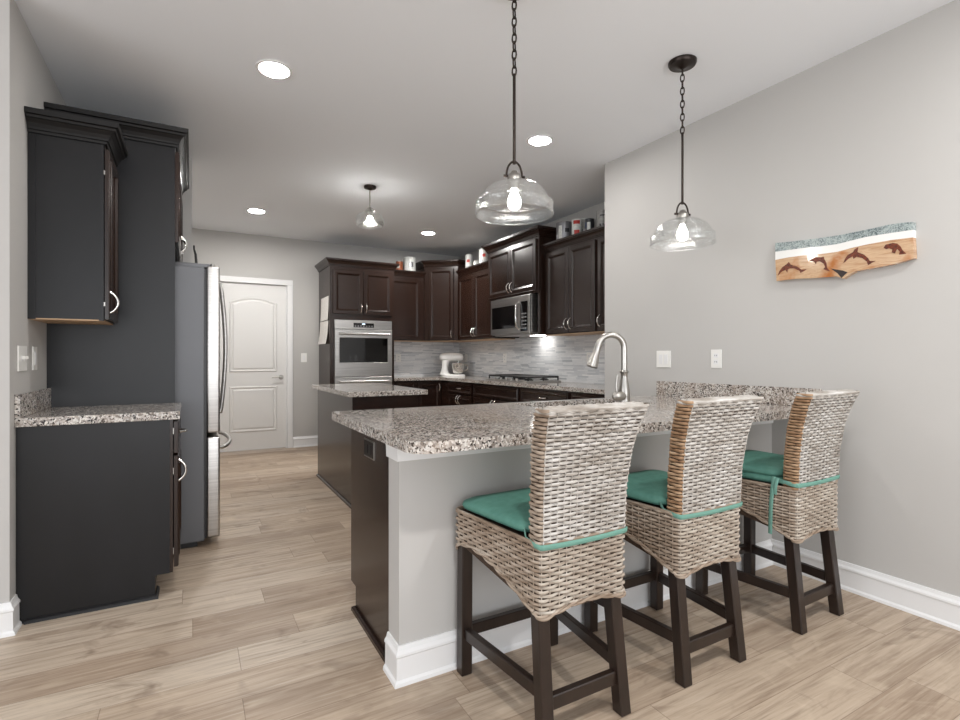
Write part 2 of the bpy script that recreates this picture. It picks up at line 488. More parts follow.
# ------------------------------------------------------------ cabinet builders
UP = Vector((0, 0, 1))
def frame(o, u, n):
    o, u, n = Vector(o), Vector(u), Vector(n)
    return lambda a, h, c: o + u * a + UP * h + n * c
def door_mesh(F, w, h, flat=False, fr=.055, t=.02):
    b = MB()
    def rect(i, n): return [F(i, i, n), F(w - i, i, n), F(w - i, h - i, n), F(i, h - i, n)]
    if flat: rings = [rect(0, 0), rect(0, t - .003), rect(.003, t), rect(.012, t), rect(.014, t - .002)]
    else: rings = [rect(0, 0), rect(0, t - .004), rect(.004, t), rect(fr - .014, t), rect(fr - .009, t + .005), rect(fr - .003, t + .003), rect(fr + .006, t - .008), rect(fr + .012, t - .010)]
    b.loops(rings)
    return b
def pull(F, a, h0, h1, n0, parent, horiz=False, mt='chrome'):
    b = MB(); pts = []
    for i in range(13):
        t = i / 12; s_ = h0 + (h1 - h0) * t
        nn = n0 - .002 + .034 * math.sin(math.pi * t) ** .7
        pts.append(F(s_, a, nn) if horiz else F(a, s_, nn))
    b.tube(pts, [.0065 if 0 < i < 12 else .008 for i in range(13)], 8)
    return b.build('handle', mt, parent, 50)
def door_on(thg, F, a0, a1, h0, h1, hinge=None, hz=None, name='door', flat=False, horiz=None, fr=.055):
    G = lambda a, h, c: F(a + a0, h + h0, c)
    o = door_mesh(G, a1 - a0, h1 - h0, flat, fr).build(name, 'esp', thg)
    if hinge:
        a = (a1 - a0) - .03 if hinge == 'L' else .03
        lo = (hz if hz is not None else h0 + .07) - h0
        pull(G, a, lo, lo + .105, .02, o)
    if horiz:
        m = (a1 - a0) / 2
        pull(G, (h1 - h0) / 2, m - .05, m + .05, .02, o, True)
    return o
CROWN = [(0, 0), (.010, 0), (.012, .012), (.018, .014), (.020, .024), (.028, .040), (.042, .056), (.048, .058), (.052, .068), (.062, .072), (.064, .095), (0, .095)]
def crown(thg, path, side, z0, sc=1., mt='esp'):
    return MB().sweep(path, [(o * sc, h * sc) for o, h in CROWN], side, z0).build('crown_moulding', mt, thg)

# ------------------------------------------------------------ left: coffee-bar cabinets and fridge
t = thing('base_cabinet', (-.40, 3.26, 0), 'black-brown base cabinet with plain side panel at the left wall', 'cabinet')
b = MB()
b.prism([(XL + .001, 0), (-.158, 0), (-.158, .112), (-.097, .112), (-.097, .8745), (XL + .001, .8745)], 2.985, 3.004, 'y')
b.box(XL + .001, -.103, 3.004, 3.538, .112, .8745); b.box(XL + .001, -.165, 3.004, 3.538, 0, .112)
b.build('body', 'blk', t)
boxo('face_frame', 'esp', t, -.103, -.083, 2.99, 3.538, .112, .8745)
MB().sweep([(-.157, 3.1), (-.157, 2.985), (XL + .03, 2.985)], [(0, 0), (.014, 0), (.012, .012), (.005, .018), (0, .018)], 1 if False else -1).build('shoe_moulding', 'blk', t)
F = frame((-.079, 2.995, 0), (0, 1, 0), (1, 0, 0))
door_on(t, F, .003, .53, .705, .862, name='drawer', horiz=True, flat=True)
door_on(t, F, .003, .53, .135, .69, hinge='R' if False else 'L', hz=.55) if False else door_on(t, F, .003, .53, .135, .69, hinge='R', hz=.56)
for z in (.80, .60, .20): boxo('hinge', 'nickel', t, -.0825, -.0795, 2.992, 3.002, z, z + .03)

t = thing('countertop', (-.37, 3.25, .8755), 'small granite countertop on the left black-brown base cabinet', 'countertop')
boxo('slab', 'granite', t, XL + .0005, -.052, 2.962, 3.5385, .8755, .915, bev=.004)
boxo('backsplash', 'granite', t, XL + .0005, XL + .02, 2.962, 3.5385, .9155, 1.02, bev=.002)

t = thing('wall_cabinet', (-.53, 3.34, 1.365), 'black-brown wall cabinet above the small left countertop', 'cabinet')
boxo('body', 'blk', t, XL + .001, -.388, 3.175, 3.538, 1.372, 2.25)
boxo('underside', 'maple', t, XL + .001, -.388, 3.177, 3.538, 1.365, 1.3715)
b = MB(); b.box(-.388, -.386, 3.175, 3.538, 1.372, 2.25); b.box(XL + .001, XL + .03, 3.171, 3.175, 1.366, 2.245); b.box(-.405, -.386, 3.171, 3.175, 1.366, 2.245)
b.build('face_frame', 'blk', t)
F = frame((-.383, 3.18, 0), (0, 1, 0), (1, 0, 0))
door_on(t, F, 0.002, .352, 1.375, 2.23, hinge='R', hz=1.41)
for z in (1.44, 2.10): boxo('hinge', 'nickel', t, -.3855, -.380, 3.1705, 3.1795, z, z + .02)
crown(t, [(XL + .001, 3.175), (-.383, 3.175), (-.383, 3.538)], 1, 2.25, 1.02, 'blkc')

t = thing('refrigerator_cabinet', (-.38, 3.9, 0), 'tall black-brown panelled cabinet built around the refrigerator', 'cabinet')
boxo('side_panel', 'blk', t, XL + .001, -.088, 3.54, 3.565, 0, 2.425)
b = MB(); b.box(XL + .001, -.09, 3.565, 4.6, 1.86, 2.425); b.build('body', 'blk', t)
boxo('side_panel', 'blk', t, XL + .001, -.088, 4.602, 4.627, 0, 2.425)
F = frame((-.087, 3.55, 0), (0, 1, 0), (1, 0, 0))
door_on(t, F, .005, .525, 1.87, 2.405, hinge='L', hz=1.90)
door_on(t, F, .535, 1.045, 1.87, 2.405, hinge='R', hz=1.90)
crown(t, [(XL + .001, 3.54), (-.085, 3.54), (-.085, 4.627)], 1, 2.425, 1.05, 'blkc')

t = thing('refrigerator', (-.28, 4.1, 0), 'stainless french-door refrigerator with dark grey sides', 'refrigerator')
b = MB(); b.box(-.64, .068, 3.655, 4.545, .035, 1.748, bev=.006); b.build('body', 'fside', t)
b = MB(); b.box(-.60, .03, 3.68, 4.52, .0, .035); b.build('foot_grille', 'black', t)
b = MB(); b.box(.068, .08, 3.665, 4.535, .05, 1.74); b.build('door_gasket', 'black', t)
for y0, y1, hy in ((3.655, 4.097, 4.055), (4.103, 4.545, 4.145)):
    o = MB().box(.08, .155, y0, y1, .708, 1.758, bev=.012, seg=3).build('door', 'steel', t, 40)
    h = MB(); pts = [(.155, hy, .80), (.175, hy, .80)] + [(.178 + .030 * math.sin(math.pi * q), hy, .80 + .90 * q) for q in (.04, .12, .25, .4, .5, .6, .75, .88, .96)] + [(.175, hy, 1.70), (.155, hy, 1.70)]
    h.tube(pts, .012, 10); h.build('handle', 'steel', o, 50)
o = MB().box(.08, .155, 3.655, 4.545, .05, .682, bev=.012, seg=3).build('freezer_drawer', 'steel', t, 40)
h = MB(); hz = .635
h.tube([(.155, 3.72, hz - .03), (.17, 3.722, hz - .03)] + [(.172 + .062 * math.sin(math.pi * q) ** .6, 3.73 + .74 * q, hz - .03) for q in (.02, .06, .12, .2, .35, .5, .65, .8, .88, .94, .98)] + [(.17, 4.478, hz - .03), (.155, 4.48, hz - .03)], .013, 10)
h.build('handle', 'steel', o, 50)
for y0, y1, yc in ((3.665, 3.78, 3.70), (4.42, 4.535, 4.50)):
    b = MB(); b.box(-.09, .10, y0, y1, 1.748, 1.772, bev=.005); o = b.build('hinge_cover', 'fside', t, 40)
    b = MB(); b.lathe([(.014, 0), (.014, .018), (.006, .024)], (.115, yc, 1.7585), 14); b.build('hinge_pin', 'nickel', o, 40)

b = MB(); b.tube([(.025, 3.98, 1.752), (.026, 3.98, 1.82), (.022, 3.98, 1.88), (.012, 3.98, 1.915), (.012, 3.98, 1.94)], [.009, .009, .008, .006, .006], 10)
b.lathe([(.03, 0), (.03, .006), (.012, .01)], (.025, 3.98, 1.7485), 16)
tag(b.build('curved_hook', 'black', None, 50), 'slim dark curved hook standing on top of the refrigerator', 'hook')

# ------------------------------------------------------------ oven tower
TX0, TX1, TY = 1.495, 2.333, 6.5
t = thing('oven_cabinet', (1.91, 6.8, 0), 'tall espresso cabinet housing the double oven at the back wall', 'cabinet')
b = MB()
b.box(TX0, TX0 + .02, TY, YB - .001, 0, 2.335); b.box(TX1 - .02, TX1, TY, YB - .001, 0, 2.335)
b.box(TX0 + .02, TX1 - .02, TY + .05, YB - .001, 0.1, .24); b.box(TX0 + .02, TX1 - .02, TY + .02, YB - .001, 1.67, 2.335)
b.box(TX0 + .02, TX1 - .02, TY + .06, TY + .08, 0, .1)
b.build('body', 'esp', t)
b = MB()
b.box(TX0 + .02, TX0 + .052, TY - .001, TY + .02, .1, 2.335); b.box(TX1 - .038, TX1 - .02, TY - .001, TY + .02, .1, 2.335)
b.box(TX0 + .052, TX1 - .038, TY - .001, TY + .02, 1.668, 2.335); b.box(TX0 + .052, TX1 - .038, TY - .001, TY + .02, .1, .255)
b.build('face_frame', 'esp', t)
F = frame((TX0, TY - .003, 0), (1, 0, 0), (0, -1, 0))
door_on(t, F, .035, .418, 1.735, 2.29, hinge='L', hz=1.765)
door_on(t, F, .424, .808, 1.735, 2.29, hinge='R', hz=1.765)
door_on(t, F, .035, .808, .11, .25, name='drawer', flat=True, horiz=True)
crown(t, [(TX1, YB - .32), (TX1, TY), (TX0, TY), (TX0, YB - .001)], -1, 2.335, .9)

OX0, OX1 = 1.549, 2.293
t = thing('double_wall_oven', (1.92, 6.6, .26), 'stainless double wall oven with a black control display', 'oven')
boxo('body', 'fside', t, OX0 + .006, OX1 - .006, TY - .002, 7.05, .262, 1.66)
o = boxo('control_panel', 'steel', t, OX0, OX1, TY - .03, TY - .003, 1.545, 1.66, bev=.003)
dsp = boxo('display', 'bglass', o, OX0 + .235, OX0 + .50, TY - .033, TY - .03, 1.570, 1.625)
b = MB(); b.box(OX0 + .345, OX0 + .385, TY - .0345, TY - .0331, 1.607, 1.619)
b.build('clock', mat('lit clock digits', (220, 240, 255), .5, emit=1.5), o)
b = MB()
for i in range(7):
    for j in range(2):
        x = OX0 + .25 + i * .036
        b.box(x, x + .018, TY - .0342, TY - .0331, 1.577 + j * .013, 1.583 + j * .013)
b.build('button', mat('grey button print', (150, 150, 152), .5), o)
for z0, z1, win in ((.945, 1.54, True), (.262, .938, True)):
    o = MB()
    if win:
        F = frame((OX0, TY - .003, z0), (1, 0, 0), (0, -1, 0)); w, hh = OX1 - OX0, z1 - z0
        rr = lambda i, k0, k1, n: [F(i, k0, n), F(w - i, k0, n), F(w - i, hh - k1, n), F(i, hh - k1, n)]
        o.loops([rr(0, 0, 0, 0), rr(0, 0, 0, .03), rr(.003, .003, .003, .033), rr(.055, .175, .10, .033), rr(.06, .18, .105, .026)])
    o = o.build('oven_door', 'steel', t)
    boxo('window', 'bglass', o, OX0 + .0595, OX1 - .0595, TY - .0305, TY - .0285, z0 + .1795, z1 - .1045)
    h = MB(); hz = z1 - .055
    h.tube([(OX0 + .05, TY - .085, hz), (OX1 - .05, TY - .085, hz)], .014, 12)
    for x in (OX0 + .07, OX1 - .07): h.box(x - .012, x + .012, TY - .085, TY - .035, hz - .012, hz + .012, bev=.003)
    h.build('handle', 'steel', o, 40)

def sheet(name, y0, y1, z0, z1, tilt, label):
    b = MB(); n = 5
    lp = []
    for i in range(n + 1):
        q = i / n; z = z1 + (z0 - z1) * q
        x = TX0 - .0015 - tilt * q * q
        lp.append([(x, y0, z), (x, y1, z), (x - .0012, y1, z), (x - .0012, y0, z)])
    b.loops(lp)
    return tag(b.build(name, 'paper', None), label, 'paper', None)
sheet('paper_sheet', 6.56, 6.98, 1.66, 1.96, .01, 'upper curling paper sheet on the side of the oven cabinet')
sheet('paper_sheet', 6.58, 7.04, 1.36, 1.655, .03, 'lower blank paper sheet on the side of the oven cabinet')

# ------------------------------------------------------------ kitchen wall cabinets
def wall_unit(t, axis, a0, a1, face, back, z0, z1):
    """axis 'y': runs along y facing -x; axis 'x': runs along x facing -y"""
    if axis == 'y':
        boxo('body', 'esp', t, face, back, a0, a1, z0 + .006, z1)
        boxo('underside', 'maple', t, face + .002, back, a0 + .002, a1 - .002, z0, z0 + .0055)
        return frame((face - .001, a1, 0), (0, -1, 0), (-1, 0, 0))
    boxo('body', 'esp', t, a0, a1, face, back, z0 + .006, z1)
    boxo('underside', 'maple', t, a0 + .002, a1 - .002, face + .002, back, z0, z0 + .0055)
    return frame((a0, face - .001, 0), (1, 0, 0), (0, -1, 0))
UX = 3.29; XKs = XK - .001
t = thing('wall_cabinet', (2.6, 6.97, 1.42), 'single-door espresso wall cabinet just right of the oven cabinet', 'cabinet')
F = wall_unit(t, 'x', 2.337, 2.895, 6.82, YB - .001, 1.42, 2.325)
door_on(t, F, .015, .50, 1.435, 2.29)
crown(t, [(2.895, 6.82), (2.337, 6.82)], -1, 2.325, .82)

t = thing('corner_wall_cabinet', (3.3, 6.8, 1.42), 'taller diagonal espresso corner wall cabinet above the stand mixer', 'cabinet')
pl = [(2.897, YB - .001), (2.897, 6.80), (3.27, 6.487), (XKs, 6.487), (XKs, YB - .001)]
b = MB(); b.prism(pl, 1.426, 2.475); b.build('body', 'esp', t)
b = MB(); b.prism([(2.9, YB - .002), (2.9, 6.803), (3.272, 6.49), (XKs - .002, 6.49), (XKs - .002, YB - .002)], 1.42, 1.4255); b.build('underside', 'maple', t)
ud = Vector((3.27 - 2.897, 6.487 - 6.80, 0)); dl = ud.length; ud.normalize()
F = frame((2.897 + ud.y * .001, 6.80 - ud.x * .001, 0), ud, (ud.y, -ud.x, 0))
door_on(t, F, .06, dl - .06, 1.435, 2.45, hinge='L', hz=1.47)
crown(t, [(XKs, 6.487), (3.27, 6.487), (2.897, 6.80), (2.897, YB - .001)], -1, 2.475, .9)

t = thing('wall_cabinet', (3.45, 6.0, 1.42), 'two-door espresso wall cabinet between corner cabinet and microwave', 'cabinet')
F = wall_unit(t, 'y', 5.535, 6.485, UX, XKs, 1.42, 2.325)
door_on(t, F, .015, .472, 1.435, 2.295, hinge='L', hz=1.47)
door_on(t, F, .478, .935, 1.435, 2.295, hinge='R', hz=1.47)
crown(t, [(UX, 5.535), (UX, 6.485)], -1, 2.325, .82)

t = thing('microwave_cabinet', (3.4, 5.0, 1.43), 'raised two-door espresso cabinet mounted over the microwave', 'cabinet')
b = MB(); b.box(3.21, XKs, 4.455, 5.532, 1.88, 2.475); b.box(3.225, XKs, 4.455, 4.50, 1.43, 1.88); b.box(3.225, XKs, 5.45, 5.532, 1.43, 1.88)
b.build('body', 'esp', t)
F = frame((3.209, 5.532, 0), (0, -1, 0), (-1, 0, 0))
door_on(t, F, .04, .535, 1.905, 2.455, hinge='L', hz=1.935)
door_on(t, F, .541, 1.035, 1.905, 2.455, hinge='R', hz=1.935)
crown(t, [(XKs, 4.455), (3.209, 4.455), (3.209, 5.532), (XKs, 5.532)], -1, 2.475, 1.)

t = thing('microwave', (3.38, 4.97, 1.44), 'stainless over-range microwave with a curved vertical handle', 'microwave')
boxo('body', 'steel', t, 3.185, 3.60, 4.56, 5.385, 1.452, 1.872, bev=.004)
o = boxo('door', 'steel', t, 3.16, 3.1845, 4.562, 5.383, 1.455, 1.868, bev=.004)
boxo('window', 'bglass', o, 3.1575, 3.16, 4.80, 5.35, 1.52, 1.775)
h = MB(); h.tube([(3.16, 4.77, 1.50), (3.125, 4.77, 1.53), (3.115, 4.77, 1.65), (3.125, 4.77, 1.77), (3.16, 4.77, 1.80)], .011, 10); h.build('handle', 'chrome', o, 50)
o = boxo('control_panel', 'bglass', t, 3.1575, 3.1598, 4.60, 4.735, 1.475, 1.80)
b = MB()
for i in range(3):
    for j in range(5): b.box(3.1562, 3.1574, 4.62 + i * .035, 4.64 + i * .035, 1.50 + j * .04, 1.512 + j * .04)
b.build('keypad', mat('pale button print', (176, 176, 178), .5), o)
b = MB(); b.box(3.2, 3.58, 4.60, 5.35, 1.44, 1.4515); b.build('vent_grille', 'steel', t)
b = MB(); b.box(3.44, 3.54, 4.78, 4.95, 1.437, 1.4395); b.build('task_light', mat('lit task lamp lens', (255, 250, 244), .4, emit=24.), t)

t = thing('wall_cabinet', (3.45, 4.04, 1.42), 'two-door espresso wall cabinet right of the microwave', 'cabinet')
F = wall_unit(t, 'y', 3.645, 4.452, UX, XKs, 1.42, 2.305)
door_on(t, F, .03, .404, 1.435, 2.285, hinge='L', hz=1.47)
door_on(t, F, .41, .79, 1.435, 2.285, hinge='R', hz=1.47)
crown(t, [(UX, 3.645), (UX, 4.452)], -1, 2.305, .82)
t = thing('wall_cabinet', (3.45, 3.4, 1.42), 'espresso wall cabinet half hidden by the corner of the grey wall', 'cabinet')
F = wall_unit(t, 'y', 3.155, 3.643, UX, XKs, 1.42, 2.305)
door_on(t, F, .02, .46, 1.435, 2.285, hinge='R', hz=1.47)
crown(t, [(UX, 3.155), (UX, 3.643)], -1, 2.305, .82)

# ------------------------------------------------------------ kitchen base run
BX, BY = 3.04, 6.53
CT0 = .8755
def base_unit(axis, a0, a1, label, kind):
    if axis == 'y':
        t = thing('base_cabinet', (3.3, (a0 + a1) / 2, 0), label, 'cabinet', None)
        boxo('body', 'esp', t, BX, XKs, a0 + .001, a1 - .001, .1, CT0 - .0005); boxo('toe_kick', 'espd', t, BX + .06, XKs, a0 + .001, a1 - .001, 0, .0995)
        F = frame((BX - .001, a1, 0), (0, -1, 0), (-1, 0, 0))
    else:
        t = thing('base_cabinet', ((a0 + a1) / 2, 6.8, 0), label, 'cabinet', None)
        boxo('body', 'esp', t, a0 + .001, a1 - .001, BY, YB - .001, .1, CT0 - .0005); boxo('toe_kick', 'espd', t, a0 + .001, a1 - .001, BY + .06, YB - .001, 0, .0995)
        F = frame((a0, BY - .001, 0), (1, 0, 0), (0, -1, 0))
    w = a1 - a0
    if kind == 'door':
        door_on(t, F, .025, w - .02, .12, .855, hinge='L', hz=.72)
    else:
        door_on(t, F, .025, w - .02, .715, .855, name='drawer', flat=False, fr=.03, horiz=(kind != 'false'))
        if kind == 'single': door_on(t, F, .025, w - .02, .12, .70, hinge='L', hz=.585)
        else:
            door_on(t, F, .025, w / 2 - .002, .12, .70, hinge='L', hz=.585); door_on(t, F, w / 2 + .002, w - .02, .12, .70, hinge='R', hz=.585)
base_unit('x', 2.337, 2.66, 'narrow drawer base cabinet beside the oven cabinet', 'single')
base_unit('x', 2.66, 3.038, 'full-height single-door base cabinet in the kitchen corner', 'door')
base_unit('y', 5.60, 6.33, 'drawer-over-doors base cabinet just right of the kitchen corner', 'double')
base_unit('y', 4.56, 5.60, 'wide base cabinet with a plain front below the cooktop', 'false')
base_unit('y', 3.72, 4.56, 'drawer base cabinet to the right of the cooktop', 'double')
base_unit('y', 3.155, 3.72, 'base cabinet at the near end of the cooktop counter', 'single')
boxo('corner_filler', 'esp', None, 3.041, XKs, 6.331, YB - .001, 0, CT0 - .0005)
o = bpy.data.objects['corner_filler']; tag(o, 'plain espresso filler carcass in the inside corner under the counter', 'cabinet')
b = MB()
cp = [(2.3345, YB - .009), (2.3345, 6.495), (3.005, 6.495), (3.005, 3.153), (XK - .009, 3.153), (XK - .009, YB - .009)]
b.prism(cp, CT0, .915, 'z', .004)
tag(b.build('countertop', 'granite', None), 'L-shaped granite countertop along the mosaic splash with the cooktop', 'countertop')

t = thing('cooktop', (3.32, 4.97, .9155), 'stainless gas cooktop with black grates under the microwave', 'cooktop')
boxo('tray', 'steel', t, 3.10, 3.56, 4.53, 5.41, .9155, .932, bev=.004)
for i in range(3):
    y0 = 4.56 + i * .28
    g = MB(); z = .972
    for x in (3.14, 3.54): g.tube([(x, y0, z), (x, y0 + .26, z)], .0105, 6)
    for y in (y0, y0 + .13, y0 + .26): g.tube([(3.14, y, z), (3.54, y, z)], .0105, 6)
    for x in (3.14, 3.34, 3.54):
        for y in (y0, y0 + .26): g.tube([(x, y, .933), (x, y, z)], .008, 6)
    g.build('grate', 'iron', t)
for y, x in ((4.69, 3.24), (4.69, 3.45), (4.97, 3.34), (5.25, 3.24), (5.25, 3.45)):
    g = MB(); g.lathe([(.05, 0), (.05, .008), (.035, .012), (.035, .02), (.005, .022)], (x, y, .9325), 18); g.build('burner', 'iron', t, 40)
for i in range(5):
    g = MB(); g.lathe([(.017, 0), (.015, .022), (.004, .024)], (3.12, 4.75 + i * .11, .9325), 14); g.build('knob', 'nickel', t, 40)

# stand mixer
mx = thing('stand_mixer', (3.30, 6.72, .9155), 'white stand mixer with a steel bowl in the counter corner', 'mixer')
mx.scale = (.93, .93, .93); mx.rotation_euler = (0, 0, R(-29.2)); ORG[mx] = Vector((0, 0, 0))
b = MB()
def oval(cx, cz, rx, ry, n=24): return [(cx + rx * math.cos(2 * math.pi * i / n), ry * math.sin(2 * math.pi * i / n), cz) for i in range(n)]
b.loops([oval(.01, 0, .19, .105), oval(.01, .018, .19, .105), oval(.01, .03, .18, .095)]); b.build('base', 'mixer', mx, 40)
b = MB(); b.loops([oval(-.12, .028, .085, .075), oval(-.125, .08, .055, .06), oval(-.12, .15, .045, .05), oval(-.11, .215, .055, .05), oval(-.10, .25, .06, .052)]); b.build('column', 'mixer', mx, 50)
b = MB()
lp = []
for q, r in ((-.20, .03), (-.19, .05), (-.15, .062), (-.05, .067), (.07, .066), (.13, .058), (.16, .042), (.165, .02)):
    lp.append([(q, r * math.cos(2 * math.pi * i / 20) * .95, .30 + r * math.sin(2 * math.pi * i / 20)) for i in range(20)])
b.loops(lp); hd_ = b.build('motor_head', 'mixer', mx, 50)
b = MB(); b.lathe([(.03, 0), (.035, .012), (.02, .02)], (.16, 0, .30), 16, axis='x'); b.lathe([(.012, 0), (.012, .02)], (-.02, -.062, .30), 12, axis='y'); b.build('hub_cap', 'chrome', hd_, 40)
b = MB(); b.lathe([(.05, .032), (.05, .04), (.075, .055), (.098, .10), (.108, .16), (.11, .20), (.113, .203), (.106, .2), (.10, .15)], (.09, 0, 0), 28, cap=True)
bo = b.build('bowl', 'chrome', mx, 50)
b = MB(); b.tube([(.19, -.02, .18), (.235, -.03, .17), (.24, -.03, .11), (.19, -.02, .09)], .008, 8); b.build('bowl_handle', 'chrome', bo, 50)
b = MB(); b.tube([(.09, 0, .24), (.09, 0, .19)], .012, 10); b.tube([(.09, 0, .19), (.06, 0, .12), (.09, 0, .07), (.12, 0, .12), (.09, 0, .19)], .006, 8); b.build('beater', 'chrome', mx, 50)

# ------------------------------------------------------------ cans on the cabinets
def can(name, x, y, z, r, h, mt, label, lidm='lid', patches=()):
    t = thing(name, (x, y, z), label, 'can', None)
    b = MB(); b.lathe([(r * .98, 0), (r, .004), (r, h - .012), (r * 1.02, h - .01), (r * 1.02, h - .006)], (x, y, z), 24); b.build('body', mt, t, 40)
    b = MB(); b.lathe([(r * 1.03, h - .006), (r * 1.03, h), (r * .9, h + .001), (r * .88, h - .003)], (x, y, z), 24); b.build('lid', lidm, t, 40)
    for a0, a1, z0, z1, pm in patches:
        b = MB(); lp = []
        for i in range(9):
            q = R(a0 + (a1 - a0) * i / 8)
            lp.append([(x + math.cos(q) * rr, y + math.sin(q) * rr, z + zz) for rr, zz in ((r + .0005, z0), (r + .0022, z0), (r + .0022, z1), (r + .0005, z1))])
        b.loops(lp); b.build('printed_patch', pm, t, 30)
    return t
zl = 2.325 + .095 * .82
can('spice_tin', 2.54, 6.86, zl, .05, .13, 'copper', 'copper brown tin on the cabinet beside the oven cabinet', 'lid', ((200, 250, .03, .09, 'can_w'),))
can('paint_bucket', 2.70, 6.88, zl, .085, .20, 'can_w', 'white paint bucket on the cabinet next to the oven cabinet', 'can_w', ((240, 285, .06, .13, 'can_g'),))
can('canister', 3.34, 6.28, zl, .05, .20, 'can_w', 'slim tall white canister at the left end above the two-door cabinet', 'can_w', ((200, 250, .09, .13, 'red'), (190, 290, .03, .035, 'can_g')))
can('canister', 3.36, 6.10, zl, .048, .085, 'can_w', 'short white can between the slim canister and the chevron can', 'lid')
can('paint_can', 3.36, 5.86, zl, .088, .20, 'can_w', 'large white can with a red mark beside the raised microwave cabinet', 'can_w', ((215, 240, .09, .13, 'red'), (195, 215, .03, .16, 'can_g')))
zr = 2.305 + .095 * .82
can('paint_can', 3.36, 4.22, zr, .085, .19, 'can_g', 'grey metal paint can just right of the raised microwave cabinet', 'lid', ((190, 215, .02, .15, 'can_w'), (235, 265, .08, .12, 'can_k')))
can('paint_can', 3.34, 4.0, zr, .05, .17, 'can_w', 'slim white and red can at the front of the cans on the right cabinet', 'can_w', ((190, 265, .12, .155, 'red'), (200, 260, .01, .06, 'red')))
can('paint_can', 3.49, 4.06, zr, .082, .20, 'can_w', 'large pale paint can behind the slim red can', 'can_w', ((200, 280, .04, .09, 'can_g'),))
can('paint_can', 3.35, 3.825, zr, .045, .135, 'can_k', 'small black and blue can with a white label on the right cabinet', 'can_k', ((200, 240, .02, .1, 'can_w'), (160, 195, .05, .1, 'blue')))
can('storage_jar', 3.43, 3.73, zr, .06, .2, 'clear', 'milky jar beside the end of the grey wall atop the cabinet', 'clear', ((200, 215, .03, .07, 'can_k'), (225, 240, .03, .07, 'can_k'), (250, 262, .03, .07, 'can_k'), (205, 250, .145, .155, 'can_k')))

# ------------------------------------------------------------ island
t = thing('kitchen_island', (1.39, 4.66, 0), 'dark wood kitchen island standing behind the peninsula', 'island')
b = MB(); b.box(1.10, 1.68, 4.02, 5.30, 0.0, CT0 - .0005); b.build('body', 'esp', t)
boxo('corner_stile', 'esp', t, 1.097, 1.12, 4.012, 4.0195, 0.0, CT0 - .001); boxo('corner_stile', 'esp', t, 1.66, 1.683, 4.012, 4.0195, 0.0, CT0 - .001)
MB().sweep([(1.68, 4.012), (1.10, 4.012), (1.10, 5.30)], [(0, 0), (.016, 0), (.014, .014), (.005, .02), (0, .02)], -1).build('shoe_moulding', 'esp', t)
b = MB(); b.prism([(1.05, 3.97), (1.72, 3.97), (1.72, 5.34), (1.05, 5.34)], CT0, .915, 'z', .004)
tag(b.build('countertop', 'granite', None), 'granite top of the island behind the peninsula', 'countertop')

# ------------------------------------------------------------ peninsula
t = thing('peninsula_cabinet', (1.8, 2.2, 0), 'dark sink cabinet behind the grey half wall, its end panel facing the aisle', 'cabinet')
b = MB(); b.prism([(1.887, 0), (2.385, 0), (2.385, .112), (2.465, .112), (2.465, CT0 - .0005), (1.887, CT0 - .0005)], .668, .688, 'x'); b.build('end_panel', 'esp', t)
b = MB(); b.box(.688, XR - .001, 2.44, 2.465, .112, CT0 - .0005); b.box(.688, XR - .001, 2.36, 2.38, 0, .112); b.box(.688, XR - .001, 1.887, 2.44, .112, .13); b.build('body', 'esp', t)
F = frame((XR - .03, 2.466, 0), (-1, 0, 0), (0, 1, 0))
for i in range(4): door_on(t, F, .01 + i * .548, .548 + i * .548, .13, .85, hinge='L' if i % 2 == 0 else 'R', hz=.7)
MB().sweep([(.70, 2.387), (.666, 2.387), (.666, 1.887)], [(0, 0), (.016, 0), (.014, .014), (.005, .02), (0, .02)], -1 if False else 1).build('shoe_moulding', 'esp', t) if False else MB().sweep([(.666, 1.915), (.666, 2.387), (.70, 2.387)], [(0, 0), (.016, 0), (.014, .014), (.005, .02), (0, .02)], -1).build('shoe_moulding', 'esp', t)
t = thing('electrical_outlet', (.667, 2.17, .79), 'dark brown outlet on the end panel of the peninsula', 'outlet')
boxo('cover_plate', 'bronze', t, .661, .6675, 2.104, 2.231, .756, .822, bev=.002)
boxo('rim', 'nickel', t, .6635, .6678, 2.098, 2.237, .750, .828, bev=.001)
b = MB(); b.box(.659, .661, 2.125, 2.16, .77, .808); b.box(.659, .661, 2.175, 2.21, .77, .808); b.build('socket', 'black', t)

t = thing('countertop', (1.76, 2.04, CT0), 'large granite peninsula countertop with the sink and the three stools', 'countertop')
PX0, PY0, PY1 = .600, 1.50, 2.585
rc = .075
lc = [(PX0 + rc - rc * math.sin(a), PY0 + rc - rc * math.cos(a)) for a in (R(90 - 11.25 * i) for i in range(9))]
b = MB(); b.prism([(PX0, PY1 - .01), (PX0 + .01, PY1), (XR - .0005, PY1), (XR - .0005, PY0)] [::-1][:0] or ([(PX0, PY1 - .02), *lc, (1.62, PY0), (1.62, PY1), (PX0 + .02, PY1)]), CT0, .915)
b.box(1.62, 2.37, PY0, 2.12, CT0, .915); b.box(1.62, 2.37, 2.52, PY1, CT0, .915); b.box(2.37, XR - .0005, PY0, PY1, CT0, .915)
bmesh.ops.remove_doubles(b.bm, verts=b.bm.verts[:], dist=.0001)
b.build('slab', 'granite', t)
boxo('backsplash', 'granite', t, XR - .021, XR - .0005, PY0, PY1 + .015, .9155, 1.016, bev=.002)
t = thing('sink', (1.995, 2.32, .66), 'stainless undermount sink set in the peninsula countertop', 'sink')
b = MB()
def rr(x0, x1, y0, y1, z): return [(x0, y0, z), (x1, y0, z), (x1, y1, z), (x0, y1, z)]
